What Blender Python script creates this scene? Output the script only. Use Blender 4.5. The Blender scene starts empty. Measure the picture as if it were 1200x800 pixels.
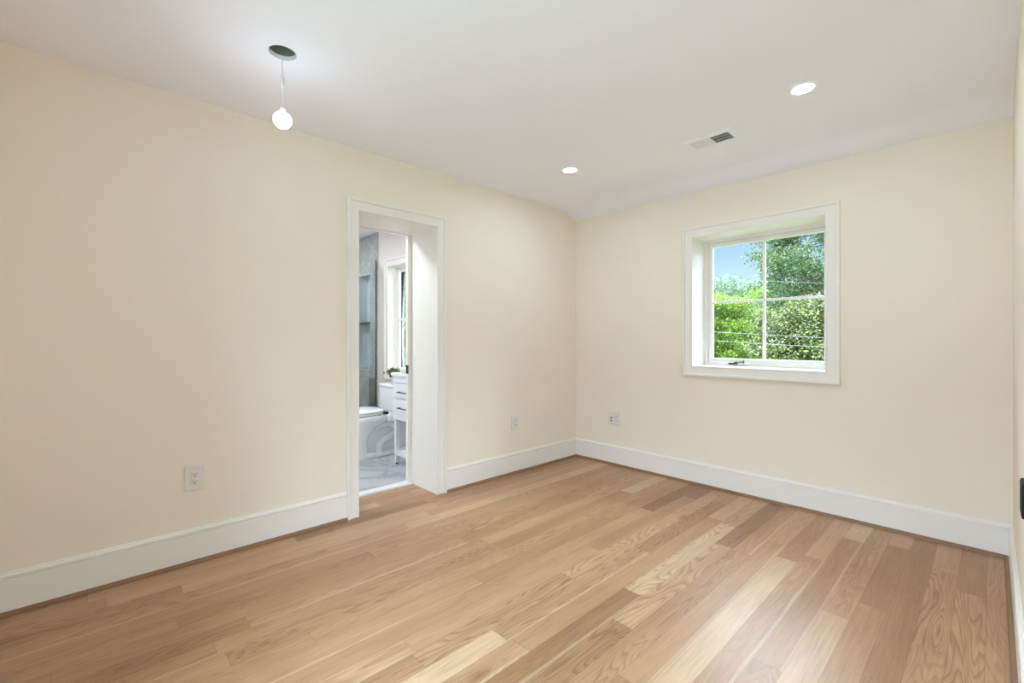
import bpy, bmesh, math, random
import numpy as np
from mathutils import Vector, Matrix

# ------------------------------------------------------------------ scene basics
S = bpy.context.scene
C = S.collection
R = math.radians

# world axes: +Y runs along the left wall to the back wall, X along the back wall.
# The camera stands at x = 0, y = 0.
EYE = 1.178
F_PX = 530.0
cam_d = bpy.data.cameras.new('camera')
cam = bpy.data.objects.new('camera', cam_d)
C.objects.link(cam)
cam.location = (0, 0, EYE)
cam.rotation_euler = (R(90), 0, R(46.73))
cam_d.sensor_width = 36.0
cam_d.lens = F_PX / 1200 * 36.0
cam_d.shift_y = -(400 - 397) / 1200.0
cam_d.clip_start = 0.02
cam_d.clip_end = 400
S.camera = cam

S.view_settings.view_transform = 'Standard'
S.view_settings.look = 'None'
S.view_settings.gamma = 1.0
S.view_settings.use_curve_mapping = False
S.view_settings.exposure = 0.10
S.cycles.diffuse_bounces = 8
S.cycles.max_bounces = 14
S.cycles.transparent_max_bounces = 16

world = bpy.data.worlds.new('sky')
S.world = world
world.use_nodes = True
wn = world.node_tree
wn.nodes.clear()
sky = wn.nodes.new('ShaderNodeTexSky')
sky.sky_type = 'NISHITA'
sky.sun_disc = False
sky.sun_elevation = R(52)
sky.sun_rotation = R(200)
sky.air_density = 1.0
sky.dust_density = 0.6
sky.ozone_density = 1.5
bg = wn.nodes.new('ShaderNodeBackground')
SKY_STRENGTH = 0.165
OVERHEAD_FILL = 17.0
bg.inputs['Strength'].default_value = SKY_STRENGTH
wo = wn.nodes.new('ShaderNodeOutputWorld')
wn.links.new(sky.outputs[0], bg.inputs['Color'])
# added bright glow overhead, out of view, lights the room; clear blue low down
bgc = wn.nodes.new('ShaderNodeBackground')
bgc.inputs['Color'].default_value = (0.69, 0.845, 1.0, 1)
bgc.inputs['Strength'].default_value = OVERHEAD_FILL
wtc = wn.nodes.new('ShaderNodeTexCoord')
wsp = wn.nodes.new('ShaderNodeSeparateXYZ')
wn.links.new(wtc.outputs['Generated'], wsp.inputs[0])
wns = wn.nodes.new('ShaderNodeTexNoise')
wns.inputs['Scale'].default_value = 3.0
wns.inputs['Detail'].default_value = 4
wn.links.new(wtc.outputs['Generated'], wns.inputs['Vector'])
wad = wn.nodes.new('ShaderNodeMath'); wad.operation = 'MULTIPLY_ADD'
wad.inputs[1].default_value = 0.16
wn.links.new(wns.outputs['Fac'], wad.inputs[0]); wn.links.new(wsp.outputs[2], wad.inputs[2])
wmr = wn.nodes.new('ShaderNodeMapRange')
wmr.inputs['From Min'].default_value = 0.31
wmr.inputs['From Max'].default_value = 0.45
wn.links.new(wad.outputs[0], wmr.inputs['Value'])
wmx = wn.nodes.new('ShaderNodeMixShader')
wn.links.new(wmr.outputs[0], wmx.inputs[0])
wn.links.new(bg.outputs[0], wmx.inputs[1]); wn.links.new(bgc.outputs[0], wmx.inputs[2])
wn.links.new(wmx.outputs[0], wo.inputs['Surface'])

sun_d = bpy.data.lights.new('sun', 'SUN')
sun_d.energy = 4.0
sun_d.angle = R(0.6)
sun_d.color = (1.0, 0.96, 0.88)
sun = bpy.data.objects.new('sun', sun_d)
C.objects.link(sun)
sun.rotation_euler = Vector((-0.80, 0.16, -0.95)).to_track_quat('-Z', 'Y').to_euler()
sun.location = (16, -3, 19)

# added fill light outside the added front window, behind the viewpoint
front_fill_d = bpy.data.lights.new('front_fill_light', 'AREA')
front_fill_d.shape = 'RECTANGLE'
front_fill_d.size, front_fill_d.size_y = 1.45, 1.4
front_fill_d.energy = 34.0
front_fill_d.color = (0.59, 0.78, 1.0)
front_fill = bpy.data.objects.new('front_fill_light', front_fill_d)
C.objects.link(front_fill)
front_fill.location = (-0.75, -1.15, 1.20)
front_fill.rotation_euler = (R(116), 0, 0)

LAMP = (0.71, 0.85, 1.0)
DOWNLIGHT_STRENGTH = 230
BULB_STRENGTH = 26
BATH_FILL = 125

# ------------------------------------------------------------------ dimensions
XL, XR = -2.89, 0.0757            # left and right walls
YB, YF = 3.61, -0.42              # back and front walls
HC = 2.44                         # flat ceiling height
WT = 0.395                        # thickness of the left wall at the bathroom door
XBA = XL - WT                     # bathroom face of that wall
YW = 2.52                         # bathroom window wall
XBL = -6.1                        # bathroom far end
YBF = 0.55                        # bathroom near wall
DOOR = (1.318, 1.935, 2.027)      # y0, y1, head
WIN = (-1.677, -0.768, 0.960, 2.005)
FILL_WIN = (-1.48, -0.03, 0.50, 2.20)
BWIN = (-4.731, -4.13, 0.797, 2.000)

# ------------------------------------------------------------------ materials
def new_mat(name):
    m = bpy.data.materials.new(name)
    m.use_nodes = True
    nt = m.node_tree
    return m, nt, nt.nodes['Principled BSDF']

def lin(r, g, b):
    f = lambda c: c / 12.92 if c <= 0.04045 else ((c + 0.055) / 1.055) ** 2.4
    return (f(r / 255), f(g / 255), f(b / 255), 1)

def plain(name, rgb, rough=0.5, metal=0.0, spec=0.5, bump=0.0, bscale=200, var=0.02):
    m, nt, p = new_mat(name)
    p.inputs['Roughness'].default_value = rough
    p.inputs['Metallic'].default_value = metal
    p.inputs['Specular IOR Level'].default_value = spec
    c = lin(*rgb)
    tc = nt.nodes.new('ShaderNodeTexCoord')
    n = nt.nodes.new('ShaderNodeTexNoise')
    n.inputs['Scale'].default_value = 2.5
    n.inputs['Detail'].default_value = 3
    nt.links.new(tc.outputs['Object'], n.inputs['Vector'])
    r = nt.nodes.new('ShaderNodeValToRGB')
    r.color_ramp.elements[0].position = 0.3
    r.color_ramp.elements[1].position = 0.7
    r.color_ramp.elements[0].color = tuple(v * (1 - var) for v in c[:3]) + (1,)
    r.color_ramp.elements[1].color = c
    nt.links.new(n.outputs['Fac'], r.inputs['Fac'])
    nt.links.new(r.outputs['Color'], p.inputs['Base Color'])
    if bump:
        n2 = nt.nodes.new('ShaderNodeTexNoise')
        n2.inputs['Scale'].default_value = bscale
        n2.inputs['Detail'].default_value = 2
        nt.links.new(tc.outputs['Object'], n2.inputs['Vector'])
        b = nt.nodes.new('ShaderNodeBump')
        b.inputs['Strength'].default_value = bump
        b.inputs['Distance'].default_value = 0.001
        nt.links.new(n2.outputs['Fac'], b.inputs['Height'])
        nt.links.new(b.outputs['Normal'], p.inputs['Normal'])
    return m

def emitter(name, rgb, strength):
    m = bpy.data.materials.new(name)
    m.use_nodes = True
    nt = m.node_tree
    nt.nodes.clear()
    e = nt.nodes.new('ShaderNodeEmission')
    e.inputs['Color'].default_value = (*rgb, 1)
    e.inputs['Strength'].default_value = strength
    o = nt.nodes.new('ShaderNodeOutputMaterial')
    nt.links.new(e.outputs[0], o.inputs['Surface'])
    return m

class NT:
    """tiny helper for math chains"""
    def __init__(self, nt): self.nt = nt
    def math(self, op, a, b=None, c=None):
        n = self.nt.nodes.new('ShaderNodeMath'); n.operation = op
        for i, v in enumerate((a, b, c)):
            if v is None: continue
            if isinstance(v, (int, float)): n.inputs[i].default_value = v
            else: self.nt.links.new(v, n.inputs[i])
        return n.outputs[0]
    def xyz(self, x, y, z):
        n = self.nt.nodes.new('ShaderNodeCombineXYZ')
        for i, v in enumerate((x, y, z)):
            if isinstance(v, (int, float)): n.inputs[i].default_value = v
            else: self.nt.links.new(v, n.inputs[i])
        return n.outputs[0]
    def white(self, vec):
        n = self.nt.nodes.new('ShaderNodeTexWhiteNoise'); n.noise_dimensions = '3D'
        self.nt.links.new(vec, n.inputs['Vector'])
        return n.outputs['Value'], n.outputs['Color']
    def noise(self, vec, scale, detail=2, rough=0.5, dist=0.0):
        n = self.nt.nodes.new('ShaderNodeTexNoise')
        n.inputs['Scale'].default_value = scale
        n.inputs['Detail'].default_value = detail
        n.inputs['Roughness'].default_value = rough
        n.inputs['Distortion'].default_value = dist
        self.nt.links.new(vec, n.inputs['Vector'])
        return n.outputs['Fac']
    def ramp(self, fac, stops, interp='LINEAR'):
        n = self.nt.nodes.new('ShaderNodeValToRGB')
        cr = n.color_ramp; cr.interpolation = interp
        while len(cr.elements) < len(stops): cr.elements.new(0.5)
        for e, (p, c) in zip(cr.elements, stops):
            e.position = p
            e.color = c if len(c) == 4 else (*c, 1)
        self.nt.links.new(fac, n.inputs['Fac'])
        return n.outputs['Color']
    def mix(self, mode, fac, a, b):
        n = self.nt.nodes.new('ShaderNodeMix'); n.data_type = 'RGBA'; n.blend_type = mode
        if isinstance(fac, (int, float)): n.inputs[0].default_value = fac
        else: self.nt.links.new(fac, n.inputs[0])
        for i, v in ((6, a), (7, b)):
            if isinstance(v, tuple): n.inputs[i].default_value = v
            else: self.nt.links.new(v, n.inputs[i])
        return n.outputs[2]

def oak_floor():
    m, nt, p = new_mat('oak_planks')
    k = NT(nt)
    tc = nt.nodes.new('ShaderNodeTexCoord')
    sp = nt.nodes.new('ShaderNodeSeparateXYZ')
    nt.links.new(tc.outputs['Object'], sp.inputs[0])
    x, y = sp.outputs[0], sp.outputs[1]
    W, L = 0.098, 1.15
    u = k.math('DIVIDE', k.math('ADD', x, 10.015), W)
    row = k.math('FLOOR', u)
    fu = k.math('FRACT', u)
    rv, rc = k.white(k.xyz(row, 3.7, 1.3))
    sepc = nt.nodes.new('ShaderNodeSeparateColor'); nt.links.new(rc, sepc.inputs[0])
    ln = k.math('ADD', k.math('MULTIPLY', sepc.outputs[1], 1.1), 0.8)
    v = k.math('DIVIDE', k.math('ADD', y, k.math('ADD', k.math('MULTIPLY', rv, 9.0), 20.0)), ln)
    brd = k.math('FLOOR', v)
    fv = k.math('FRACT', v)
    idv, idc = k.white(k.xyz(row, brd, 0.5))
    ids = nt.nodes.new('ShaderNodeSeparateColor'); nt.links.new(idc, ids.inputs[0])
    id2, id3 = ids.outputs[1], ids.outputs[2]
    base = k.ramp(idv, [(0.0, lin(146, 109, 78)), (0.08, lin(162, 125, 92)), (0.22, lin(172, 134, 100)),
                        (0.78, lin(183, 146, 112)), (0.92, lin(192, 158, 124)), (1.0, lin(204, 175, 142))])
    # fine straight grain
    gv = k.xyz(k.math('MULTIPLY', x, 55), k.math('MULTIPLY', y, 2.2), k.math('MULTIPLY', idv, 91))
    g = k.noise(gv, 2.2, 4, 0.6, 0.4)
    base = k.mix('MULTIPLY', 1.0, base, k.ramp(g, [(0.25, (.80, .77, .74)), (0.6, (1.03, 1.03, 1.03))]))
    # cathedral figure : contour lines of a stretched noise field
    cv = k.xyz(k.math('MULTIPLY', x, 7.5), k.math('MULTIPLY', y, 0.85), k.math('MULTIPLY', id2, 53))
    cn = k.noise(cv, 1.0, 2, 0.45, 0.25)
    band = k.math('FRACT', k.math('MULTIPLY', cn, 26))
    bl = k.ramp(band, [(0.0, (.62, .57, .53)), (0.2, (.80, .77, .74)), (0.45, (1, 1, 1)), (0.88, (1, 1, 1)), (1.0, (.66, .61, .57))])
    amt = k.math('MULTIPLY', k.math('SUBTRACT', id3, 0.15), 1.15)
    n = nt.nodes.new('ShaderNodeClamp'); nt.links.new(amt, n.inputs[0])
    base = k.mix('MULTIPLY', n.outputs[0], base, bl)
    # broad colour drift
    dn = k.noise(k.xyz(k.math('MULTIPLY', x, 6), k.math('MULTIPLY', y, 0.9), k.math('MULTIPLY', id3, 31)), 1.6, 3)
    base = k.mix('MULTIPLY', 1.0, base, k.ramp(dn, [(0.3, (.88, .85, .82)), (0.65, (1.05, 1.05, 1.05))]))
    # pale sapwood streak along one edge of some boards
    wob = k.noise(k.xyz(k.math('MULTIPLY', x, 3), k.math('MULTIPLY', y, 1.4), k.math('MULTIPLY', idv, 17)), 1.0, 2)
    edge = k.math('ADD', fu, k.math('MULTIPLY', k.math('SUBTRACT', wob, 0.5), 0.35))
    sap = k.ramp(edge, [(0.84, (0, 0, 0)), (0.90, (1, 1, 1))])
    has = k.math('GREATER_THAN', k.math('FRACT', k.math('MULTIPLY', id2, 7.3)), 0.76)
    base = k.mix('MIX', k.math('MULTIPLY', k.math('MULTIPLY', sap, has), 0.24), base, lin(226, 204, 174))
    # knots
    vo = nt.nodes.new('ShaderNodeTexVoronoi')
    vo.inputs['Scale'].default_value = 1.0
    nt.links.new(k.xyz(k.math('MULTIPLY', x, 2.6), k.math('MULTIPLY', y, 1.3), 0.7), vo.inputs['Vector'])
    kn = k.math('ADD', vo.outputs['Distance'], k.math('MULTIPLY', g, 0.05))
    base = k.mix('MULTIPLY', 0.85, base, k.ramp(kn, [(0.035, (.42, .33, .26)), (0.06, (.72, .64, .56)), (0.11, (1, 1, 1))]))
    # seams
    e1 = k.math('MINIMUM', fu, k.math('SUBTRACT', 1.0, fu))
    e2 = k.math('MULTIPLY', k.math('MINIMUM', fv, k.math('SUBTRACT', 1.0, fv)), k.math('DIVIDE', ln, W))
    e = k.math('MINIMUM', e1, e2)
    seam = k.ramp(e, [(0.0, (.55, .48, .42)), (0.010, (.62, .55, .48)), (0.020, (1, 1, 1))])
    base = k.mix('MULTIPLY', 0.5, base, seam)
    nt.links.new(base, p.inputs['Base Color'])
    rr = k.math('ADD', k.math('MULTIPLY', g, 0.10), 0.31)
    nt.links.new(rr, p.inputs['Roughness'])
    p.inputs['Specular IOR Level'].default_value = 0.42
    b = nt.nodes.new('ShaderNodeBump'); b.inputs['Strength'].default_value = 0.12; b.inputs['Distance'].default_value = 0.0006
    nt.links.new(k.math('ADD', g, k.math('MULTIPLY', band, 0.3)), b.inputs['Height'])
    nt.links.new(b.outputs['Normal'], p.inputs['Normal'])
    return m

def marble(name, base, vein, rough, scale, tile=None, grout=(170, 172, 172)):
    m, nt, p = new_mat(name)
    k = NT(nt)
    tc = nt.nodes.new('ShaderNodeTexCoord')
    o = tc.outputs['Object']
    a = k.noise(o, scale, 5, 0.55, 1.6)
    d = k.math('ABSOLUTE', k.math('SUBTRACT', a, 0.5))
    col = k.ramp(d, [(0.0, lin(*vein)), (0.035, tuple((q * .35 + w * .65) for q, w in zip(lin(*vein), lin(*base)))), (0.13, lin(*base))])
    c2 = k.noise(o, scale * 0.6, 3, 0.5, 0.6)
    col = k.mix('MULTIPLY', 1.0, col, k.ramp(c2, [(0.3, (.86, .87, .88)), (0.7, (1.04, 1.04, 1.04))]))
    if tile:
        sp = nt.nodes.new('ShaderNodeSeparateXYZ'); nt.links.new(o, sp.inputs[0])
        ax, ay = sp.outputs['XYZ'.index(tile[0])], sp.outputs['XYZ'.index(tile[1])]
        fx = k.math('FRACT', k.math('DIVIDE', k.math('ADD', ax, 20), tile[2]))
        fy = k.math('FRACT', k.math('DIVIDE', k.math('ADD', ay, 20), tile[3]))
        ex = k.math('MULTIPLY', k.math('MINIMUM', fx, k.math('SUBTRACT', 1.0, fx)), tile[2])
        ey = k.math('MULTIPLY', k.math('MINIMUM', fy, k.math('SUBTRACT', 1.0, fy)), tile[3])
        e = k.math('MULTIPLY', k.math('MINIMUM', ex, ey), 100)
        gm = k.ramp(e, [(0.10, (1, 1, 1)), (0.16, (0, 0, 0))])
        col = k.mix('MIX', gm, col, lin(*grout))
    nt.links.new(col, p.inputs['Base Color'])
    p.inputs['Roughness'].default_value = rough
    return m

def glass(name, tint, ior=1.45):
    m = bpy.data.materials.new(name)
    m.use_nodes = True
    nt = m.node_tree
    nt.nodes.clear()
    t = nt.nodes.new('ShaderNodeBsdfTransparent'); t.inputs[0].default_value = (*tint, 1)
    g = nt.nodes.new('ShaderNodeBsdfGlossy'); g.inputs['Roughness'].default_value = 0.02
    fr = nt.nodes.new('ShaderNodeFresnel'); fr.inputs['IOR'].default_value = ior
    mx = nt.nodes.new('ShaderNodeMixShader')
    nt.links.new(fr.outputs[0], mx.inputs[0])
    nt.links.new(t.outputs[0], mx.inputs[1]); nt.links.new(g.outputs[0], mx.inputs[2])
    o = nt.nodes.new('ShaderNodeOutputMaterial')
    nt.links.new(mx.outputs[0], o.inputs['Surface'])
    return m

def leafy(name, stops, trans=0.35, rough=0.5, dim=0.36):
    m = bpy.data.materials.new(name)
    m.use_nodes = True
    nt = m.node_tree
    p = nt.nodes['Principled BSDF']
    k = NT(nt)
    g = nt.nodes.new('ShaderNodeNewGeometry')
    col = k.ramp(g.outputs['Random Per Island'], [(a, lin(*c)) for a, c in stops])
    col = k.mix('MULTIPLY', 1.0, col, (dim, dim, dim, 1))
    nt.links.new(col, p.inputs['Base Color'])
    p.inputs['Roughness'].default_value = rough
    tr = nt.nodes.new('ShaderNodeBsdfTranslucent')
    nt.links.new(col, tr.inputs['Color'])
    mx = nt.nodes.new('ShaderNodeMixShader'); mx.inputs[0].default_value = trans
    nt.links.new(p.outputs[0], mx.inputs[1]); nt.links.new(tr.outputs[0], mx.inputs[2])
    nt.links.new(mx.outputs[0], nt.nodes['Material Output'].inputs['Surface'])
    return m

def bark():
    m, nt, p = new_mat('bark')
    k = NT(nt)
    tc = nt.nodes.new('ShaderNodeTexCoord')
    n = k.noise(tc.outputs['Object'], 6, 5, 0.65, 1.0)
    nt.links.new(k.ramp(n, [(0.3, lin(60, 50, 42)), (0.7, lin(112, 98, 84))]), p.inputs['Base Color'])
    p.inputs['Roughness'].default_value = 0.9
    return m

def grass_mat():
    m, nt, p = new_mat('lawn')
    k = NT(nt)
    tc = nt.nodes.new('ShaderNodeTexCoord')
    n = k.noise(tc.outputs['Object'], 3, 6, 0.7)
    nt.links.new(k.ramp(n, [(0.3, lin(46, 66, 28)), (0.7, lin(84, 100, 50))]), p.inputs['Base Color'])
    p.inputs['Roughness'].default_value = 0.9
    return m

M = dict(
    wall=plain('cream_wall_paint', (239, 229, 214), 0.75, spec=0.25, bump=0.05, bscale=350, var=0.008),
    ceil=plain('white_ceiling_paint', (244, 243, 252), 0.85, spec=0.2, var=0.006),
    trim=plain('white_trim_enamel', (237, 233, 227), 0.35, var=0.006),
    bathpaint=plain('bathroom_paint', (226, 218, 212), 0.7, spec=0.3, var=0.01),
    floor=oak_floor(),
    shoe=plain('oak_shoe_moulding', (142, 106, 75), 0.45, var=0.25),
    marble_floor=marble('marble_floor', (196, 198, 202), (168, 171, 177), 0.12, 1.1, ('X', 'Y', 0.6, 0.3)),
    marble_wall=marble('marble_wall', (178, 178, 172), (197, 198, 195), 0.15, 2.0, ('X', 'Z', 0.6, 0.3)),
    marble_sill=plain('white_marble', (240, 241, 243), 0.25, var=0.03),
    niche=plain('niche_tile', (208, 218, 224), 0.15, var=0.05),
    porcelain=plain('porcelain', (240, 241, 244), 0.12, var=0.004),
    lacquer=plain('white_lacquer', (233, 233, 238), 0.35, var=0.006),
    black=plain('black_metal', (12, 10, 9), 0.6, metal=0.0, spec=0.2, var=0.1),
    dark=plain('dark_metal', (66, 68, 72), 0.4, metal=0.6, var=0.1),
    chrome=plain('chrome', (190, 192, 195), 0.15, metal=1.0),
    vent=plain('vent_enamel', (242, 242, 248), 0.45),
    vent_shade=plain('duct_shade_tone', (70, 72, 76), 0.8),  # dark tone standing in for the shade inside the duct
    can=plain('can_interior', (140, 137, 130), 0.6),
    plate=plain('outlet_plastic', (226, 222, 216), 0.35),
    slot=plain('outlet_slot', (38, 34, 30), 0.6),
    cord=plain('lamp_wire', (225, 224, 220), 0.5),
    lens=emitter('downlight_lens', LAMP, DOWNLIGHT_STRENGTH),
    bulb=emitter('bulb_glass', LAMP, BULB_STRENGTH),
    bathfill=emitter('bathroom_fill_lens', (0.82, 0.92, 1.0), BATH_FILL),
    pane=glass('window_glass', (0.98, 0.99, 0.985), 1.15),
    shower=glass('shower_glass', (0.95, 0.972, 0.968)),
    pot=plain('grey_ceramic', (206, 203, 198), 0.4, var=0.06),
    houseleaf=leafy('plant_leaf', [(0, (52, 70, 34)), (0.5, (92, 116, 56)), (1, (178, 190, 120))], 0.25, 0.5, 0.9),
    oakleaf=leafy('oak_leaf', [(0, (78, 110, 66)), (0.5, (120, 154, 92)), (1, (182, 206, 136))]),
    limeleaf=leafy('lime_leaf', [(0, (124, 168, 40)), (0.5, (164, 205, 62)), (1, (205, 232, 120))], 0.45),
    magleaf=leafy('magnolia_leaf', [(0, (62, 80, 38)), (0.45, (104, 124, 54)), (0.8, (164, 174, 80)), (1, (214, 214, 130))], 0.25, 0.35),
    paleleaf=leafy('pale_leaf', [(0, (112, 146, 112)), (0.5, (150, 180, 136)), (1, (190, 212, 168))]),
    greyleaf=leafy('grey_leaf', [(0, (120, 140, 108)), (0.5, (160, 176, 140)), (1, (205, 214, 186))], dim=0.6),
    bark=bark(), lawn=grass_mat(),
    wire=plain('wire_sheath', (84, 87, 92), 0.5),
    siding=plain('white_siding', (232, 232, 230), 0.7),
)

# ------------------------------------------------------------------ mesh helpers
class MB:
    def __init__(self): self.bm = bmesh.new()
    def box(self, x0, x1, y0, y1, z0, z1, bev=0.0, seg=2):
        b = bmesh.new()
        bmesh.ops.create_cube(b, size=1)
        bmesh.ops.scale(b, vec=(x1 - x0, y1 - y0, z1 - z0), verts=b.verts)
        bmesh.ops.translate(b, vec=((x0 + x1) / 2, (y0 + y1) / 2, (z0 + z1) / 2), verts=b.verts)
        if bev:
            bmesh.ops.bevel(b, geom=list(b.edges), offset=bev, segments=seg, affect='EDGES', profile=0.6)
        self.add(b); return self
    def add(self, b):
        me = bpy.data.meshes.new('t'); b.to_mesh(me); b.free()
        self.bm.from_mesh(me); bpy.data.meshes.remove(me)
    def lathe(self, prof, seg=32, mat=None, closed=False):
        """profile of (r, z) round Z"""
        b = bmesh.new(); rings = []
        for r, z in prof:
            if r < 1e-6: rings.append([b.verts.new((0, 0, z))])
            else: rings.append([b.verts.new((r * math.cos(2 * math.pi * i / seg), r * math.sin(2 * math.pi * i / seg), z)) for i in range(seg)])
        pairs = list(zip(rings, rings[1:]))
        if closed: pairs.append((rings[-1], rings[0]))
        for a, c in pairs:
            for i in range(seg):
                j = (i + 1) % seg
                if len(a) == 1 and len(c) == 1: continue
                if len(a) == 1: b.faces.new((a[0], c[i], c[j]))
                elif len(c) == 1: b.faces.new((a[i], a[j], c[0]))
                else: b.faces.new((a[i], a[j], c[j], c[i]))
        bmesh.ops.recalc_face_normals(b, faces=b.faces)
        if mat is not None: bmesh.ops.transform(b, matrix=mat, verts=b.verts)
        self.add(b); return self
    def tube(self, pts, rad, seg=10):
        pts = [Vector(p) for p in pts]
        rads = rad if isinstance(rad, (list, tuple)) else [rad] * len(pts)
        b = bmesh.new(); rings = []; up = None
        for i, p in enumerate(pts):
            t = (pts[min(i + 1, len(pts) - 1)] - pts[max(i - 1, 0)]).normalized()
            if up is None:
                up = Vector((0, 0, 1)) if abs(t.z) < 0.9 else Vector((1, 0, 0))
            s = t.cross(up).normalized(); up = s.cross(t).normalized()
            rings.append([b.verts.new(p + (s * math.cos(2 * math.pi * j / seg) + up * math.sin(2 * math.pi * j / seg)) * rads[i]) for j in range(seg)])
        for a, c in zip(rings, rings[1:]):
            for j in range(seg):
                b.faces.new((a[j], a[(j + 1) % seg], c[(j + 1) % seg], c[j]))
        b.faces.new(rings[0][::-1]); b.faces.new(rings[-1])
        bmesh.ops.recalc_face_normals(b, faces=b.faces)
        self.add(b); return self
    def loft(self, rings, cap=True):
        b = bmesh.new()
        rs = [[b.verts.new(p) for p in r] for r in rings]
        n = len(rs[0])
        for a, c in zip(rs, rs[1:]):
            for j in range(n): b.faces.new((a[j], a[(j + 1) % n], c[(j + 1) % n], c[j]))
        if cap: b.faces.new(rs[0][::-1]); b.faces.new(rs[-1])
        bmesh.ops.recalc_face_normals(b, faces=b.faces)
        self.add(b); return self
    def extrude(self, poly, fn, s0, s1):
        """closed 2-D polygon swept from s0 to s1, fn(a, b, s) -> xyz"""
        return self.loft([[fn(a, b, s0) for a, b in poly], [fn(a, b, s1) for a, b in poly]])
    def frame(self, prof, rect, fn, closed=True):
        """mitred moulding: prof [(u outwards, d from wall)], rect a0,a1,b0,b1, fn(a,b,d)"""
        a0, a1, b0, b1 = rect
        b = bmesh.new(); rows = []
        for u, d in prof:
            if closed: q = [(a0 - u, b0 - u), (a1 + u, b0 - u), (a1 + u, b1 + u), (a0 - u, b1 + u)]
            else: q = [(a0 - u, b0), (a0 - u, b1 + u), (a1 + u, b1 + u), (a1 + u, b0)]
            rows.append([b.verts.new(fn(x, y, d)) for x, y in q])
        for a, c in zip(rows, rows[1:] + rows[:1]):
            for i in range(4 if closed else 3):
                j = (i + 1) % 4
                b.faces.new((a[i], a[j], c[j], c[i]))
        if not closed:
            b.faces.new([r[0] for r in rows]); b.faces.new([r[3] for r in rows][::-1])
        bmesh.ops.recalc_face_normals(b, faces=b.faces)
        self.add(b); return self
    def build(self, name, mat, parent=None, smooth=False, angle=40):
        me = bpy.data.meshes.new(name)
        self.bm.to_mesh(me); self.bm.free()
        me.materials.append(mat)
        if smooth:
            me.shade_smooth() if hasattr(me, 'shade_smooth') else None
            me.set_sharp_from_angle(angle=R(angle))
        o = bpy.data.objects.new(name, me)
        C.objects.link(o)
        if parent is not None: o.parent = parent
        return o

def tag(o, label, cat, group=None, kind=None):
    o['label'] = label; o['category'] = cat
    if group: o['group'] = group
    if kind: o['kind'] = kind
    return o

def thing(name, label, cat, loc=(0, 0, 0), rotz=0.0, group=None, kind=None):
    o = bpy.data.objects.new(name, None); C.objects.link(o)
    o.location = loc; o.rotation_euler = (0, 0, rotz); o.empty_display_size = 0.1
    return tag(o, label, cat, group, kind)

def dup(root, loc, rotz=None, label=None):
    r = root.copy(); C.objects.link(r); r.location = loc
    if rotz is not None: r.rotation_euler = (0, 0, rotz)
    if label: r['label'] = label
    for ch in list(root.children):
        c = ch.copy(); C.objects.link(c); c.parent = r
        for g in list(ch.children):
            d = g.copy(); C.objects.link(d); d.parent = c
    return r

def holed_wall(mb, axis, t0, t1, s0, s1, z0, z1, holes):
    """wall slab with rectangular holes (s0,s1,z0,z1); axis 'x' = slab thickness along x"""
    ss = sorted({s0, s1, *[h[0] for h in holes], *[h[1] for h in holes]})
    for a, b in zip(ss, ss[1:]):
        hs = sorted([h for h in holes if h[0] < (a + b) / 2 < h[1]], key=lambda h: h[2])
        z = z0
        for h in hs + [(0, 0, z1, z1)]:
            if h[2] > z + 1e-6:
                if axis == 'x': mb.box(t0, t1, a, b, z, h[2])
                else: mb.box(a, b, t0, t1, z, h[2])
            z = h[3]
    bmesh.ops.remove_doubles(mb.bm, verts=mb.bm.verts, dist=1e-5)
    return mb

# ------------------------------------------------------------------ room shell
def structure(o, label, cat):
    return tag(o, label, cat, kind='structure')

structure(MB().box(XL - 0.385, XR + 0.02, YF - 0.02, YB + 0.01, -0.12, 0.0).build('floor', M['floor']),
          'light oak plank floor of the bedroom', 'floor')
structure(MB().box(XBL - 0.1, XBA + 0.01, YBF - 0.05, YW + 0.02, -0.12, -0.001).build('floor_bathroom', M['marble_floor']),
          'polished pale grey marble floor of the bathroom', 'floor')

y0, y1, dh = DOOR
J = 0.02
wl = holed_wall(MB(), 'x', XBA, XL, YF - 0.29, YB + 0.3, -0.0, 2.62, [(y0 - J, y1 + J, -0.01, dh + J)])
structure(wl.build('wall_left', M['wall']), 'cream painted left wall with the bathroom doorway', 'wall')

WB0, WB1 = YB, YB + 0.29
wb = holed_wall(MB(), 'y', WB0, WB1, XL, XR + 0.15, -0.0, 2.62, [(WIN[0] - J, WIN[1] + J, WIN[2] - J, WIN[3] + J)])
structure(wb.build('wall_back', M['wall']), 'cream painted back wall with the square window', 'wall')

D2 = (0.26, 1.03, 2.027)
wr = holed_wall(MB(), 'x', XR, XR + 0.15, YF - 0.29, YB, -0.0, 2.62, [(D2[0] - J, D2[1] + J, -0.01, D2[2] + J)])
structure(wr.build('wall_right', M['wall']), 'cream painted right wall at the edge of the view', 'wall')
structure(holed_wall(MB(), 'y', YF - 0.29, YF, XL, XR + 0.15, 0, 2.62, [(FILL_WIN[0] - J, FILL_WIN[1] + J, FILL_WIN[2] - J, FILL_WIN[3] + J)]).build('wall_front', M['wall']), 'cream painted wall behind the viewpoint', 'wall')

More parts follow.
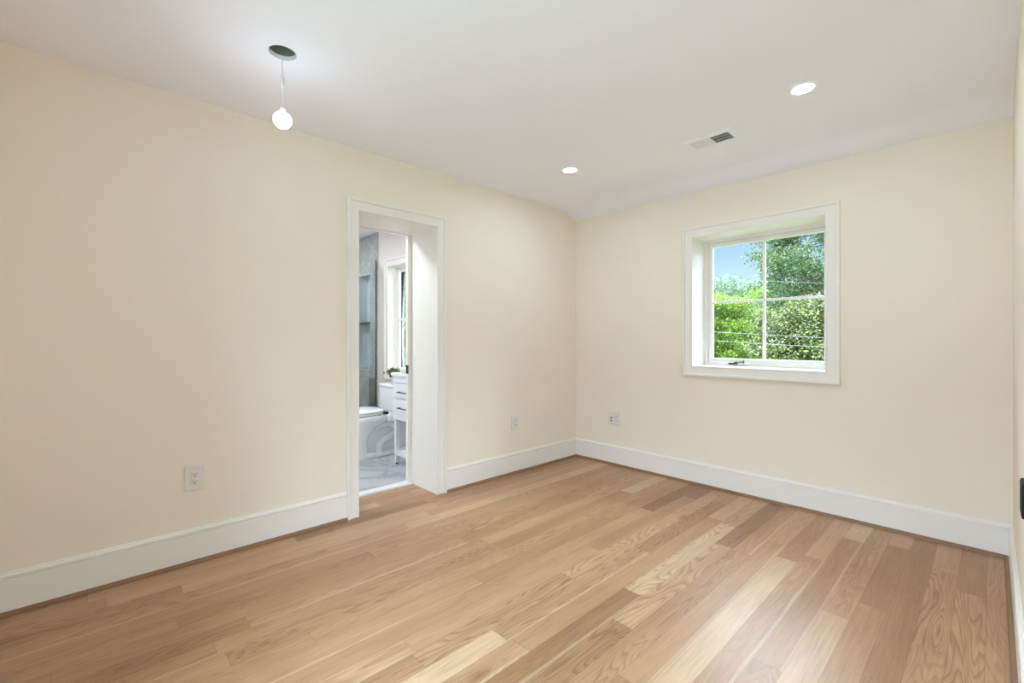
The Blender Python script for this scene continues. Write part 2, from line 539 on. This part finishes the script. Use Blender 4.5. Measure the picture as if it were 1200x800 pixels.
# ceiling : flat, rolling softly down to the back wall
prof = [(YF - 0.02, HC)]
ys = [3.30, 3.36, 3.41, 3.44, 3.47, 3.50, 3.54, YB + 0.02]
zs = [0.0, 0.001, 0.005, 0.011, 0.020, 0.031, 0.047, 0.082]
prof += [(a, HC - b) for a, b in zip(ys, zs)]
prof += [(YB + 0.02, 2.66), (YF - 0.02, 2.66)]
ce = MB().extrude(prof, lambda a, b, s: (s, a, b), XL - 0.02, XR + 0.02)
ceil = ce.build('ceiling', M['ceil'], smooth=True, angle=30)
HOLE = (-2.148, 0.631)
cut = MB().lathe([(0, 2.3), (0.059, 2.3), (0.059, 2.58), (0, 2.58)], 40, Matrix.Translation((HOLE[0], HOLE[1], 0))).build('cutter', M['can'])
bo = ceil.modifiers.new('hole', 'BOOLEAN'); bo.operation = 'DIFFERENCE'; bo.object = cut; bo.solver = 'EXACT'
dg = bpy.context.evaluated_depsgraph_get()
nm = bpy.data.meshes.new_from_object(ceil.evaluated_get(dg))
ceil.modifiers.clear(); ceil.data = nm
bpy.data.objects.remove(cut)
structure(ceil, 'smooth white ceiling dipping at the back wall', 'ceiling')

# bathroom shell
bw = holed_wall(MB(), 'y', YW, YW + 0.2, XBL - 0.1, XBA, 0, 2.62, [(BWIN[0] - J, BWIN[1] + J, BWIN[2] - J, BWIN[3] + J), (XBL - 0.1, -4.985, 0, 2.62)])
structure(bw.build('wall_bathroom_window', M['bathpaint']), 'pale bathroom wall around the bathroom window', 'wall')
NI = (-5.50, -5.175, 0.80, 1.975)
sw = holed_wall(MB(), 'y', YW - 0.008, YW + 0.2, XBL - 0.1, -4.985, 0, 2.62, [NI])
structure(sw.build('wall_shower', M['marble_wall']), 'grey marble tiled wall of the shower', 'wall')
structure(MB().box(XBL - 0.15, XBL, YBF, YW, 0, 2.62).build('wall_bathroom_end', M['marble_wall']), 'marble tiled end wall of the shower', 'wall')
structure(MB().box(XBL - 0.15, XBA, YBF - 0.15, YBF, 0, 2.62).build('wall_bathroom_near', M['bathpaint']), 'bathroom wall hidden beside the doorway', 'wall')
structure(MB().box(XBL - 0.1, XBA, YBF, YW, HC, HC + 0.2).build('ceiling_bathroom', M['ceil']), 'white ceiling of the bathroom', 'ceiling')

# shower niche (recess lining and glass shelf)
nb = MB()
nb.box(NI[0], NI[1], YW + 0.10, YW + 0.11, NI[2], NI[3])
nb.box(NI[0], NI[0] + 0.008, YW - 0.008, YW + 0.10, NI[2], NI[3]).box(NI[1] - 0.008, NI[1], YW - 0.008, YW + 0.10, NI[2], NI[3])
nb.box(NI[0], NI[1], YW - 0.008, YW + 0.10, NI[2], NI[2] + 0.01).box(NI[0], NI[1], YW - 0.008, YW + 0.10, NI[3] - 0.01, NI[3])
ni = structure(nb.build('shower_niche', M['niche']), 'tall recessed niche in the marble shower wall', 'niche')
MB().box(NI[0] + 0.008, NI[1] - 0.008, YW, YW + 0.1, 1.37, 1.385).build('shelf', M['dark'], ni)
structure(MB().box(XBL, -5.02, YW - 0.10, YW - 0.008, 0.0, 0.72, 0.004).build('trim_1', M['marble_wall']), 'low marble ledge along the shower wall', 'ledge')

# baseboards
BP = [(0, 0), (.016, 0), (.016, .151), (.009, .1525), (.009, .1555), (.0145, .157), (.0155, .160), (.0150, .168), (.0115, .172), (.0075, .174), (.0075, .178), (.005, .181), (0, .181)]
QR = [(.016, 0)] + [(.016 + .017 * math.cos(R(a)), .019 * math.sin(R(a))) for a in range(0, 91, 15)]
CW = 0.083
def baseboard(name, label, fn, s0, s1):
    o = structure(MB().extrude(BP, fn, s0, s1).build(name, M['trim'], smooth=True, angle=25), label, 'baseboard')
    MB().extrude(QR, fn, s0, s1).build('shoe_molding', M['shoe'], o, smooth=True)
fl = lambda d, z, s: (XL + d, s, z)
fb = lambda d, z, s: (s, YB - d, z)
fr_ = lambda d, z, s: (XR - d, s, z)
baseboard('baseboard_left', 'white baseboard left of the bathroom doorway', fl, YF, y0 - CW)
baseboard('baseboard_left.001', 'white baseboard between doorway and corner', fl, y1 + CW, YB - 0.016)
baseboard('baseboard_back', 'white baseboard under the window', fb, XL + 0.0, XR)
baseboard('baseboard_right', 'white baseboard along the right wall', fr_, D2[1] + CW, YB - 0.016)

# casings
CP = [(0, 0), (0, .011), (.003, .0145), (.009, .0145), (.012, .012), (.057, .012), (.060, .013), (.062, .020), (.066, .023), (.079, .023), (.083, .020), (.083, 0)]
cl = lambda a, b, d: (XL + d, a, b)
cb = lambda a, b, d: (a, YB - d, b)
cr_ = lambda a, b, d: (XR - d, a, b)
cw = lambda a, b, d: (a, YW - d, b)

# ---- doorway to the bathroom
d1 = thing('door_1', 'white cased doorway opening into the bathroom', 'doorway', (0, 0, 0), kind='structure')
MB().frame(CP, (y0, y1, 0, dh), cl, closed=False).build('casing', M['trim'], d1, smooth=True, angle=25)
jm = MB()
jm.box(XBA, XL, y0 - J, y0, 0, dh + J).box(XBA, XL, y1, y1 + J, 0, dh + J).box(XBA, XL, y0, y1, dh, dh + J)
jm.build('jamb', M['trim'], d1)
st = MB()
XS = XL - 0.365
st.box(XBA, XS, y0, y0 + .034, 0, dh, .002).box(XBA, XS, y1 - .034, y1, 0, dh, .002).box(XBA, XS, y0 + .034, y1 - .034, dh - .012, dh, .002)
st.build('door_stop', M['trim'], d1)
MB().box(XBA - 0.02, XS + 0.03, y0, y1, -0.001, 0.014, .003).build('threshold', M['marble_sill'], d1)
MB().box(XBA + .004, XS + .0015, y1 - 0.036, y1 - 0.027, 0.895, 0.965, .001).build('strike_plate', M['dark'], d1)
MB().frame([(0, 0), (0, .012), (.083, .018), (.083, 0)], (y0, y1, 0, dh), lambda a, b, d: (XBA - d, a, b), closed=False).build('casing', M['trim'], d1)

# ---- door in the right wall, only its knob reaches the view
d2 = thing('door_2', 'white door in the right wall with black knob', 'door', (0, 0, 0), kind='structure')
MB().frame(CP, (D2[0], D2[1], 0, D2[2]), cr_, closed=False).build('casing', M['trim'], d2, smooth=True, angle=25)
jm = MB()
jm.box(XR, XR + .14, D2[0] - J, D2[0], 0, D2[2] + J).box(XR, XR + .14, D2[1], D2[1] + J, 0, D2[2] + J).box(XR, XR + .14, D2[0], D2[1], D2[2], D2[2] + J)
jm.build('jamb', M['trim'], d2)
lf = MB().box(XR + .012, XR + .047, D2[0] + .003, D2[1] - .003, .008, D2[2] - .003)
for za, zb in ((.2, .85), (1.05, 1.9)):
    lf.frame([(0, 0), (.012, .006), (.03, .006), (.04, 0)], (D2[0] + .14, D2[1] - .14, za, zb), lambda a, b, d: (XR + .012 - d, a, b))
leaf = lf.build('door_leaf', M['trim'], d2)
KY, KZ = 0.968, 0.952
kb = MB().box(XR + .002, XR + .012, KY - .03, KY + .03, KZ - .03, KZ + .03, .002)
kb.tube([(XR + .004, KY, KZ), (XR - .025, KY, KZ)], .011, 14)
kb.box(XR - .0485, XR - .020, KY - .026, KY + .026, KZ - .0245, KZ + .0245, .004)
kb.build('door_knob', M['black'], leaf, smooth=True)

# ---- bedroom window
def window(name, label, rect, fn, reveal, fw, sashw, parts_kw):
    a0, a1, b0, b1 = rect
    w = thing(name, label, 'window', (0, 0, 0), kind='structure')
    MB().frame(CP, rect, fn).build('casing', M['trim'], w, smooth=True, angle=25)
    dep = reveal
    # lining boards
    MB().frame([(0, 0), (0, -dep - .06), (J, -dep - .06), (J, 0)], rect, fn).build('jamb', M['trim'], w)
    # fixed frame
    r2 = (a0 + fw, a1 - fw, b0 + fw, b1 - fw)
    MB().frame([(0, -dep - .055), (0, -dep + .004), (.010, -dep + .004), (.012, -dep + .012), (fw, -dep + .012), (fw, -dep - .055)], r2, fn).build('window_frame', M['trim'], w)
    r3 = (r2[0] + sashw, r2[1] - sashw, r2[2] + sashw, r2[3] - sashw)
    sash = MB().frame([(0, -dep - .045), (0, -dep - .018), (.007, -dep - .010), (sashw - .002, -dep - .010), (sashw - .002, -dep - .045)], r3, fn).build('sash', M['trim'], w)
    return w, sash, r3

w1, sash, gl = window('window_1', 'square four pane window looking onto trees', WIN, cb, 0.222, 0.026, 0.032, None)
am, bm_ = (gl[0] + gl[1]) / 2, (gl[2] + gl[3]) / 2
mu = MB()
YG = YB + 0.222 + 0.026
mu.box(am - .010, am + .010, YG - .012, YG + .012, gl[2], gl[3], .003)
mu.box(gl[0], gl[1], YG - .0115, YG + .0115, bm_ - .010, bm_ + .010, .003)
mu.build('muntin', M['trim'], sash)
MB().box(gl[0] - .004, gl[1] + .004, YG - .002, YG + .002, gl[2] - .004, gl[3] + .004).build('pane', M['pane'], sash)
ck = MB()
cx0, cz0 = -1.44, WIN[2] + .012
YK = YB + 0.222 - 0.012
ck.box(cx0 - .035, cx0 + .035, YK - .012, YK + .002, cz0, cz0 + .012, .004)
ck.tube([(cx0 + .01, YK - .01, cz0 + .01), (cx0 + .02, YK - .022, cz0 + .018), (cx0 + .085, YK - .022, cz0 + .024)], .0045, 8)
ck.tube([(cx0 + .085, YK - .022, cz0 + .034), (cx0 + .085, YK - .022, cz0 + .012)], .006, 8)
ck.build('crank_handle', M['dark'], w1, smooth=True)

# ---- added front window, unseen behind the viewpoint, lets in fill light
w3, sash3, g3 = window('fill_window', 'added unseen window behind the viewpoint, lets in fill light', FILL_WIN, lambda a, b, d: (a, YF + d, b), 0.222, 0.026, 0.032, None)
MB().box(g3[0] - .004, g3[1] + .004, YF - .250, YF - .246, g3[2] - .004, g3[3] + .004).build('pane', M['pane'], sash3)

# ---- bathroom window
w2, sash2, g2 = window('window_2', 'white bathroom window beyond the doorway', BWIN, cw, 0.085, 0.02, 0.035, None)
YG2 = YW + 0.085 + 0.026
zb = (g2[2] + g2[3]) / 2
mu = MB().box(g2[0], g2[1], YG2 - .0115, YG2 + .0115, zb - .010, zb + .010, .003)
xm = (g2[0] + g2[1]) / 2
mu.box(xm - .010, xm + .010, YG2 - .012, YG2 + .012, g2[2], g2[3], .003)
mu.build('muntin', M['trim'], sash2)
MB().box(g2[0] - .004, g2[1] + .004, YG2 - .002, YG2 + .002, g2[2] - .004, g2[3] + .004).build('pane', M['pane'], sash2)

# ------------------------------------------------------------------ ceiling fittings
def downlight(label, x, y, lens, group):
    t = thing('recessed_downlight', label, 'ceiling light', (x, y, HC), group=group)
    MB().lathe([(.0455, -.001), (.0455, -.004), (.050, -.007), (.058, -.007), (.062, -.003), (.062, .0), (.0455, .0)], 40, closed=False).build('trim_ring', M['vent'], t, smooth=True)
    MB().lathe([(0, -.0045), (.0455, -.004), (.0455, -.001), (0, -.001)], 40).build('lens', lens, t, smooth=True)
    return t
G1 = 'recessed lights in the bedroom ceiling'
dl = downlight('lit round recessed ceiling light nearest the bathroom doorway and corner', -2.162, 2.631, M['lens'], G1)
dup(dl, (-0.653, 2.625, HC), label='lit round recessed ceiling light right of the vent')
dup(dl, (-0.653, 0.631, HC), label='lit round recessed ceiling light overhead outside the view')
bl_ = downlight('added unseen fill light in the bathroom ceiling above the vanity', -3.80, 1.20, M['bathfill'], 'added bathroom fill lights')   # added unseen lamp to brighten bathroom and jamb, wide disc, scaled below
bs_ = dup(bl_, (-5.35, 1.6, HC), label='added unseen fill light in the bathroom ceiling over the shower')
bl_.scale = (3.2, 3.2, 1.0)
bs_.scale = (2.4, 2.4, 1.0)
bl_['label'] = 'added unseen wide fill light in the bathroom ceiling by the doorway'

# open can in the ceiling with a bare bulb on its wires
hx, hy = HOLE
hs = tag(MB().lathe([(.0585, .018), (.0585, .115), (0, .115), (0, .112), (.0565, .112), (.0565, .018)], 40, closed=True).build('light_housing', M['can'], smooth=True),
         'round open light cutout in the ceiling above the bare bulb', 'light housing')
hs.location = (hx, hy, HC)
MB().lathe([(.0588, -.001), (.0588, .019), (.0555, .019), (.0555, -.001)], 40, closed=True).build('rim', M['ceil'], hs, smooth=True)
MB().box(-.02, .02, -.015, .015, .095, .112, .003).build('junction_box', M['chrome'], hs)
hb = thing('hanging_bulb', 'bare lit bulb dangling on a thin wire', 'light bulb', (hx - .0545, hy + .016, 2.168))
zc = HC - 2.168
MB().tube([(.003, -.002, zc - .0005), (.002, -.003, zc - .02), (-.002, .001, zc - .05), (0, 0, zc - .075)], .0024, 8).build('wire', M['cord'], hb, smooth=True)
MB().tube([(0, 0, zc - .073), (0, 0, zc - .08), (0, 0, zc - .105), (0, 0, zc - .125), (0, 0, zc - .13)], [.003, .008, .0095, .007, .002], 12).build('wire_connector', M['cord'], hb, smooth=True)
MB().tube([(0, 0, zc - .128), (0, 0, .055)], .0018, 8).build('wire', M['cord'], hb, smooth=True)
MB().lathe([(0, .062), (.008, .061), (.013, .055), (.014, .032), (.0135, .028), (0, .028)], 20).build('socket', M['cord'], hb, smooth=True)
pr = [(0, -.038)] + [(.038 * math.cos(R(a)), .038 * math.sin(R(a))) for a in range(-75, 46, 15)] + [(.014, .034), (0, .035)]
MB().lathe(pr, 28).build('bulb', M['bulb'], hb, smooth=True, angle=80)

# ceiling register
vx0, vx1, vy0, vy1 = -1.372, -1.064, 2.789, 2.985
vt = thing('ceiling_vent', 'white rectangular louvred air vent in the ceiling', 'air vent', ((vx0 + vx1) / 2, (vy0 + vy1) / 2, HC))
hw, hd = (vx1 - vx0) / 2, (vy1 - vy0) / 2
iw, idp = hw - .035, hd - .038
MB().frame([(0, .001), (0, .010), (.006, .011), (.024, .010), (.035, .003), (.035, .0005)], (-iw, iw, -idp, idp), lambda a, b, d: (a, b, -d)).build('vent_frame', M['vent'], vt)
MB().box(-iw, iw, -idp, idp, -.0012, -.0002).build('dark_backing', M['vent_shade'], vt)  # flat dark plate in place of the shaded duct behind the louvers
def fins(x0, x1, sgn):
    mb = MB(); n = 12; p = (x1 - x0) / n
    for i in range(n):
        xc = x0 + p * (i + .5)
        q = [(xc - sgn * .0042, -.0013), (xc - sgn * .0042 + .001, -.0013), (xc + sgn * .0042 + .001, -.0095), (xc + sgn * .0042, -.0095)]
        mb.extrude(q, lambda a, b, s: (a, s, b), -idp, idp)
    for yy in (-idp * .33, idp * .33):
        mb.box(x0, x1, yy - .001, yy + .001, -.0065, -.0045)
    return mb
fins(-iw, -.003, -1).build('louvers', M['vent'], vt)
fins(.003, iw, 1).build('louvers', M['vent'], vt)
MB().box(-.003, .003, -idp, idp, -.0105, -.001).build('center_bar', M['vent'], vt)
MB().box(-iw - .020, -iw - .010, -idp + .028, -idp + .036, -.022, -.009, .002).build('damper_lever', M['vent'], vt)

# ------------------------------------------------------------------ wall outlets
def outlet(label, fn_loc, rotz, gangs=1):
    """plate faces local -Y"""
    t = thing('wall_outlet', label, 'electrical outlet', fn_loc, rotz, group='wall outlets')
    w = .044 if gangs == 1 else .066
    h = .064
    MB().box(-w, w, -.007, 0, -h, h, .003).build('cover_plate', M['plate'], t)
    cx = 0 if gangs == 1 else .029
    rc = MB().box(cx - .0168, cx + .0168, -.0095, -.006, -.0345, .0345, .0012).build('receptacle', M['plate'], t)
    sl = MB()
    for zc in (-.019, .019):
        sl.box(cx - .0085, cx - .0060, -.0102, -.0093, zc - .000, zc + .009)
        sl.box(cx + .0055, cx + .0080, -.0102, -.0093, zc - .001, zc + .008)
        sl.lathe([(0, -.0004), (.0032, -.0004), (.0032, .0004), (0, .0004)], 12, Matrix.Translation((cx, -.0098, zc - .008)) @ Matrix.Rotation(R(90), 4, 'X'))
    sl.build('slots', M['slot'], rc)
    if gangs == 2:
        j = MB().lathe([(0, 0), (.008, 0), (.008, .006), (.0055, .006), (.0055, .009), (0, .009)], 18, Matrix.Translation((-.029, -.006, .004)) @ Matrix.Rotation(R(90), 4, 'X')).build('coax_jack', M['dark'], t)
        MB().box(-.035, -.023, -.0095, -.006, -.03, -.018, .001).build('data_jack', M['slot'], t)
    return t
outlet('white outlet on the left wall between photo edge and doorway', (XL, .4165, .444), R(90))
outlet('white outlet on the left wall between doorway and room corner', (XL, 2.757, .440), R(90))
outlet('wide double outlet plate on the back wall left of the window', (-2.432, YB, .433), 0, 2)

# ------------------------------------------------------------------ bathroom fixtures
# toilet, facing -Y, tank against the window wall
def sring(cx, yc, hx, hy, z, n=32, p=2.6, back=1.0):
    r = []
    for i in range(n):
        a = 2 * math.pi * i / n
        c, s = math.cos(a), math.sin(a)
        px = math.copysign(abs(c) ** (2 / p), c) * hx
        py = math.copysign(abs(s) ** (2 / p), s) * hy
        r.append((cx + px, yc + py, z))
    return r
TX = -4.32
tl = thing('toilet', 'white porcelain toilet beside the white vanity', 'toilet', (TX, YW, 0))
bw_ = MB()
bw_.loft([sring(0, -.580, .13, .085, .0, p=5), sring(0, -.580, .129, .085, .05, p=5), sring(0, -.580, .127, .085, .18, p=4), sring(0, -.570, .134, .100, .23, p=3.5),
          sring(0, -.535, .152, .150, .29, p=3), sring(0, -.500, .170, .200, .34), sring(0, -.485, .182, .230, .375), sring(0, -.480, .186, .238, .405), sring(0, -.480, .180, .232, .42)])
bw_.box(-.178, .178, -.32, -.005, .345, .42, .02, 3)
bw_.box(-.13, .13, -.55, -.01, 0, .045, .012)
bw_.box(-.065, .065, -.55, -.02, .04, .36, .02)
bw_.build('bowl', M['porcelain'], tl, smooth=True)
for s in (1, -1):
    tr = MB()
    tr.tube([(s * .04, -.50, .25), (s * .07, -.42, .28), (s * .085, -.35, .315), (s * .088, -.27, .325), (s * .09, -.20, .29), (s * .09, -.19, .23), (s * .09, -.25, .185), (s * .09, -.33, .16), (s * .088, -.37, .11), (s * .086, -.37, .03)],
            [.03, .034, .036, .038, .038, .038, .038, .036, .036, .036], 14)
    tr.build('trapway', M['porcelain'], tl, smooth=True, angle=80)
MB().box(-.20, .20, -.225, -.01, .42, .668, .022, 4).build('tank', M['porcelain'], tl, smooth=True)
MB().box(-.207, .207, -.235, -.008, .668, .70, .010, 3).build('tank_lid', M['porcelain'], tl, smooth=True)
MB().loft([sring(0, -.515, .172, .190, .427), sring(0, -.515, .180, .198, .431), sring(0, -.515, .180, .198, .441), sring(0, -.515, .175, .193, .445)]).build('seat', M['porcelain'], tl, smooth=True)
MB().loft([sring(0, -.513, .174, .192, .449), sring(0, -.513, .182, .200, .454), sring(0, -.513, .182, .200, .464), sring(0, -.513, .173, .190, .474), sring(0, -.513, .12, .14, .479)]).build('seat_lid', M['porcelain'], tl, smooth=True)
for s in (1, -1):
    MB().box(s * .13 - .016, s * .13 + .016, -.345, -.300, .42, .447, .005).build('hinge', M['dark'], tl)
    for yy in (-.40, -.64):
        MB().box(s * .13 - .012, s * .13 + .012, yy - .012, yy + .012, .4195, .4275, .002).build('bumper', M['dark'], tl)

# plant on the tank
pp = thing('potted_plant', 'small leafy green plant in a pale pot on the toilet tank', 'plant', (-4.365, 2.385, .70))
MB().lathe([(0, 0), (.024, 0), (.026, .004), (.033, .075), (.035, .082), (.031, .082), (.029, .072), (0, .070)], 24).build('pot', M['pot'], pp, smooth=True)
def leaf_cloud(centres, n_each, spread, size, rng, up=0.3, aspect=0.5):
    """numpy: many small folded leaves -> (verts, faces)"""
    cen = np.repeat(np.asarray(centres, float), n_each, axis=0)
    n = len(cen)
    spread = np.asarray(spread, float)
    off = rng.normal(size=(n, 3)) * spread
    pos = cen + off
    d = rng.normal(size=(n, 3)); d[:, 2] += up
    d /= np.linalg.norm(d, axis=1, keepdims=True)
    w = np.cross(d, rng.normal(size=(n, 3))); w /= np.linalg.norm(w, axis=1, keepdims=True)
    nn = np.cross(d, w)
    s = size * (0.65 + 0.7 * rng.random((n, 1)))
    a = pos - d * s * .5
    b = pos + w * s * aspect * .5 + nn * s * .10
    c = pos + d * s * .5
    e = pos - w * s * aspect * .5 + nn * s * .10
    v = np.stack([a, b, c, e], 1).reshape(-1, 3)
    f = np.arange(n * 4).reshape(-1, 4)
    return v, f
def mesh_np(name, v, f, mat, parent=None):
    me = bpy.data.meshes.new(name)
    n, k = f.shape
    me.vertices.add(len(v)); me.vertices.foreach_set('co', v.astype(np.float32).ravel())
    me.loops.add(n * k); me.loops.foreach_set('vertex_index', f.astype(np.int32).ravel())
    me.polygons.add(n); me.polygons.foreach_set('loop_start', np.arange(0, n * k, k, dtype=np.int32))
    me.update(calc_edges=True); me.validate()
    me.materials.append(mat)
    o = bpy.data.objects.new(name, me); C.objects.link(o)
    if parent: o.parent = parent
    return o
rng = np.random.default_rng(7)
cs = [(0.045 * math.cos(a) * r, 0.045 * math.sin(a) * r, .115 + .03 * h) for a, r, h in [(0.3, 1, 0), (1.5, 1, .6), (2.7, 1, 0), (3.9, 1, .4), (5.2, 1, -.2), (1, .3, 1.2), (3, .4, .9)]]
v, f = leaf_cloud(cs, 24, .016, .036, rng, up=.8, aspect=.55)
mesh_np('foliage', v, f, M['houseleaf'], pp)
sm = MB()
for q in cs: sm.tube([(0, 0, .068), (q[0] * .5, q[1] * .5, .095), q], .0016, 6)
sm.build('stems', M['houseleaf'], pp)

# vanity
vn = thing('vanity', 'white bathroom vanity with two drawers and open shelf', 'vanity', (-3.635, YW, 0))
VW, VF = .24, -.40
MB().box(-VW + .036, VW - .036, VF + .006, -.006, .425, .834, .003).build('cabinet_body', M['lacquer'], vn)
MB().box(-VW - .012, VW + .012, VF - .030, -.002, .835, .862, .004).build('countertop', M['porcelain'], vn)
for z0, z1 in ((.626, .764), (.428, .618)):
    dr = MB().box(-VW + .001, VW - .001, VF - .016, VF - .001, z0, z1, .002).build('drawer', M['lacquer'], vn)
    zz = z1 - .075
    hd_ = MB().tube([(-.115, VF - .042, zz), (.115, VF - .042, zz)], .005, 10)
    hd_.tube([(-.10, VF - .014, zz), (-.10, VF - .042, zz)], .0045, 8).tube([(.10, VF - .014, zz), (.10, VF - .042, zz)], .0045, 8)
    hd_.build('handle', M['dark'], dr, smooth=True)
MB().box(-VW + .001, VW - .001, VF - .014, VF - .001, .772, .834, .002).build('top_rail', M['lacquer'], vn)
for sx in (1, -1):
    for yy in (VF + .0, -.04):
        x = sx * (VW - .019)
        lg = MB().loft([[(x - .010, yy + .008, .012), (x + .010, yy + .008, .012), (x + .010, yy + .028, .012), (x - .010, yy + .028, .012)],
                        [(x - .017, yy + .0, .12), (x + .017, yy + .0, .12), (x + .017, yy + .034, .12), (x - .017, yy + .034, .12)],
                        [(x - .017, yy + .0, .835), (x + .017, yy + .0, .835), (x + .017, yy + .034, .835), (x - .017, yy + .034, .835)]])
        L_ = lg.build('leg', M['lacquer'], vn)
        MB().box(x - .011, x + .011, yy + .007, yy + .029, 0, .012, .002).build('foot', M['black'], L_)
MB().box(-VW + .036, VW - .036, VF + .004, -.03, .085, .125, .003).build('shelf', M['lacquer'], vn)

# shower screen
sg = thing('shower_screen', 'clear glass shower screen beside the marble wall', 'shower screen', (-5.02, 0, 0))
MB().box(-.005, .005, YBF + .75, YW - .012, .014, 2.11, .001).build('glass_panel', M['shower'], sg)
MB().box(-.007, .007, YW - .016, YW - .008, .012, 2.115, .001).build('wall_channel', M['dark'], sg)
MB().box(-.012, .012, YBF + .75, YW - .012, .0, .016, .002).build('floor_channel', M['chrome'], sg)

# ------------------------------------------------------------------ outdoors (second-floor view)
GZ = -3.0
structure(MB().box(-90, 60, -60, 120, GZ - .2, GZ).build('ground', M['lawn']), 'green lawn far below the windows', 'ground')

def at(px, t, py=397):
    k = (px - 600) / F_PX
    return (t * (-.7281 + .6855 * k), t * (.6855 + .7281 * k), EYE + (397 - py) / F_PX * t)

def tree(label, px, t, py, rx, rz, n_cl, n_leaf, leaf, mat, seed, spread=.30, group='trees beyond the windows', fill=0.35):
    rg = np.random.default_rng(seed)
    x, y, z = at(px, t, py)
    tr = thing('tree', label, 'tree', (x, y, GZ), group=group)
    u = rg.normal(size=(n_cl, 3)); u /= np.linalg.norm(u, axis=1, keepdims=True)
    rad = fill + (1 - fill) * rg.random((n_cl, 1)) ** .6
    lump = 1 + .16 * np.sin(u[:, :1] * 5 + seed) + .14 * np.sin(u[:, 2:] * 7 + seed * 2) + .12 * np.sin(u[:, 1:2] * 6)
    cen = u * rad * lump * np.array([rx, rx, rz]) + np.array([0, 0, z - GZ])
    v, f = leaf_cloud(cen, n_leaf, np.array([spread, spread, spread * .6]), leaf, rg)
    mesh_np('crown', v, f, mat, tr)
    tk = MB()
    zt = z - GZ
    r0 = .05 + rx * .05
    tk.tube([(0, 0, 0), (.03, .02, zt * .4), (0, .05, zt * .75), (.05, 0, zt + rz * .6)], [r0, r0 * .8, r0 * .6, r0 * .2], 10)
    for i in range(14):
        q = cen[rg.integers(n_cl)] * .8 + np.array([0, 0, zt * .2])
        b0 = Vector((0, .03, zt * .55 + rz * .05 * i))
        tk.tube([b0, b0.lerp(Vector(q), .5) + Vector((0, 0, .15)), Vector(q)], [r0 * .4, r0 * .25, r0 * .08], 6)
    tk.build('trunk', M['bark'], tr, smooth=True)
    return tr
tree('tall spreading mid-green tree filling the upper right window panes', 968, 20, 300, 3.3, 3.3, 330, 260, .105, M['oakleaf'], 3, .26)
tree('bright lime-green tree low in the left window panes', 856, 15.5, 392, 1.15, 1.6, 150, 260, .075, M['limeleaf'], 5, .16)
tree('dense olive-green tree in the lower right window panes', 950, 11, 402, 1.40, 1.05, 240, 210, .066, M['magleaf'], 8, .13)
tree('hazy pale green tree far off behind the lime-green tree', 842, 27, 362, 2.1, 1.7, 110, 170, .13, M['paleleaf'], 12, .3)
tree('loose grey-green tree seen through the bathroom window', 474, 13, 380, 2.0, 2.6, 170, 170, .09, M['greyleaf'], 15, .28)
tree('distant green tree behind the olive-green tree', 912, 44, 372, 5.0, 4.0, 110, 110, .28, M['oakleaf'], 21, .55)

def wire(label, y0, y1, t, r, sag):
    A, B = Vector(at(760, t, y0)), Vector(at(1080, t * .93, y1))
    pts = []
    for i in range(25):
        s = i / 24
        p = A.lerp(B, s); p.z -= sag * 4 * s * (1 - s)
        pts.append(p)
    tag(MB().tube(pts, r, 6).build('overhead_wire', M['wire'], smooth=True), label, 'wire', 'overhead wires')
wire('upper of the two pale overhead wires across the lower window panes', 383.5, 400, 9.5, .006, .03)
wire('lower of the two pale overhead wires across the lower window panes', 394, 411, 9.5, .006, .03)
wire('thin overhead wire crossing the upper window panes', 323, 334, 10, .004, .03)
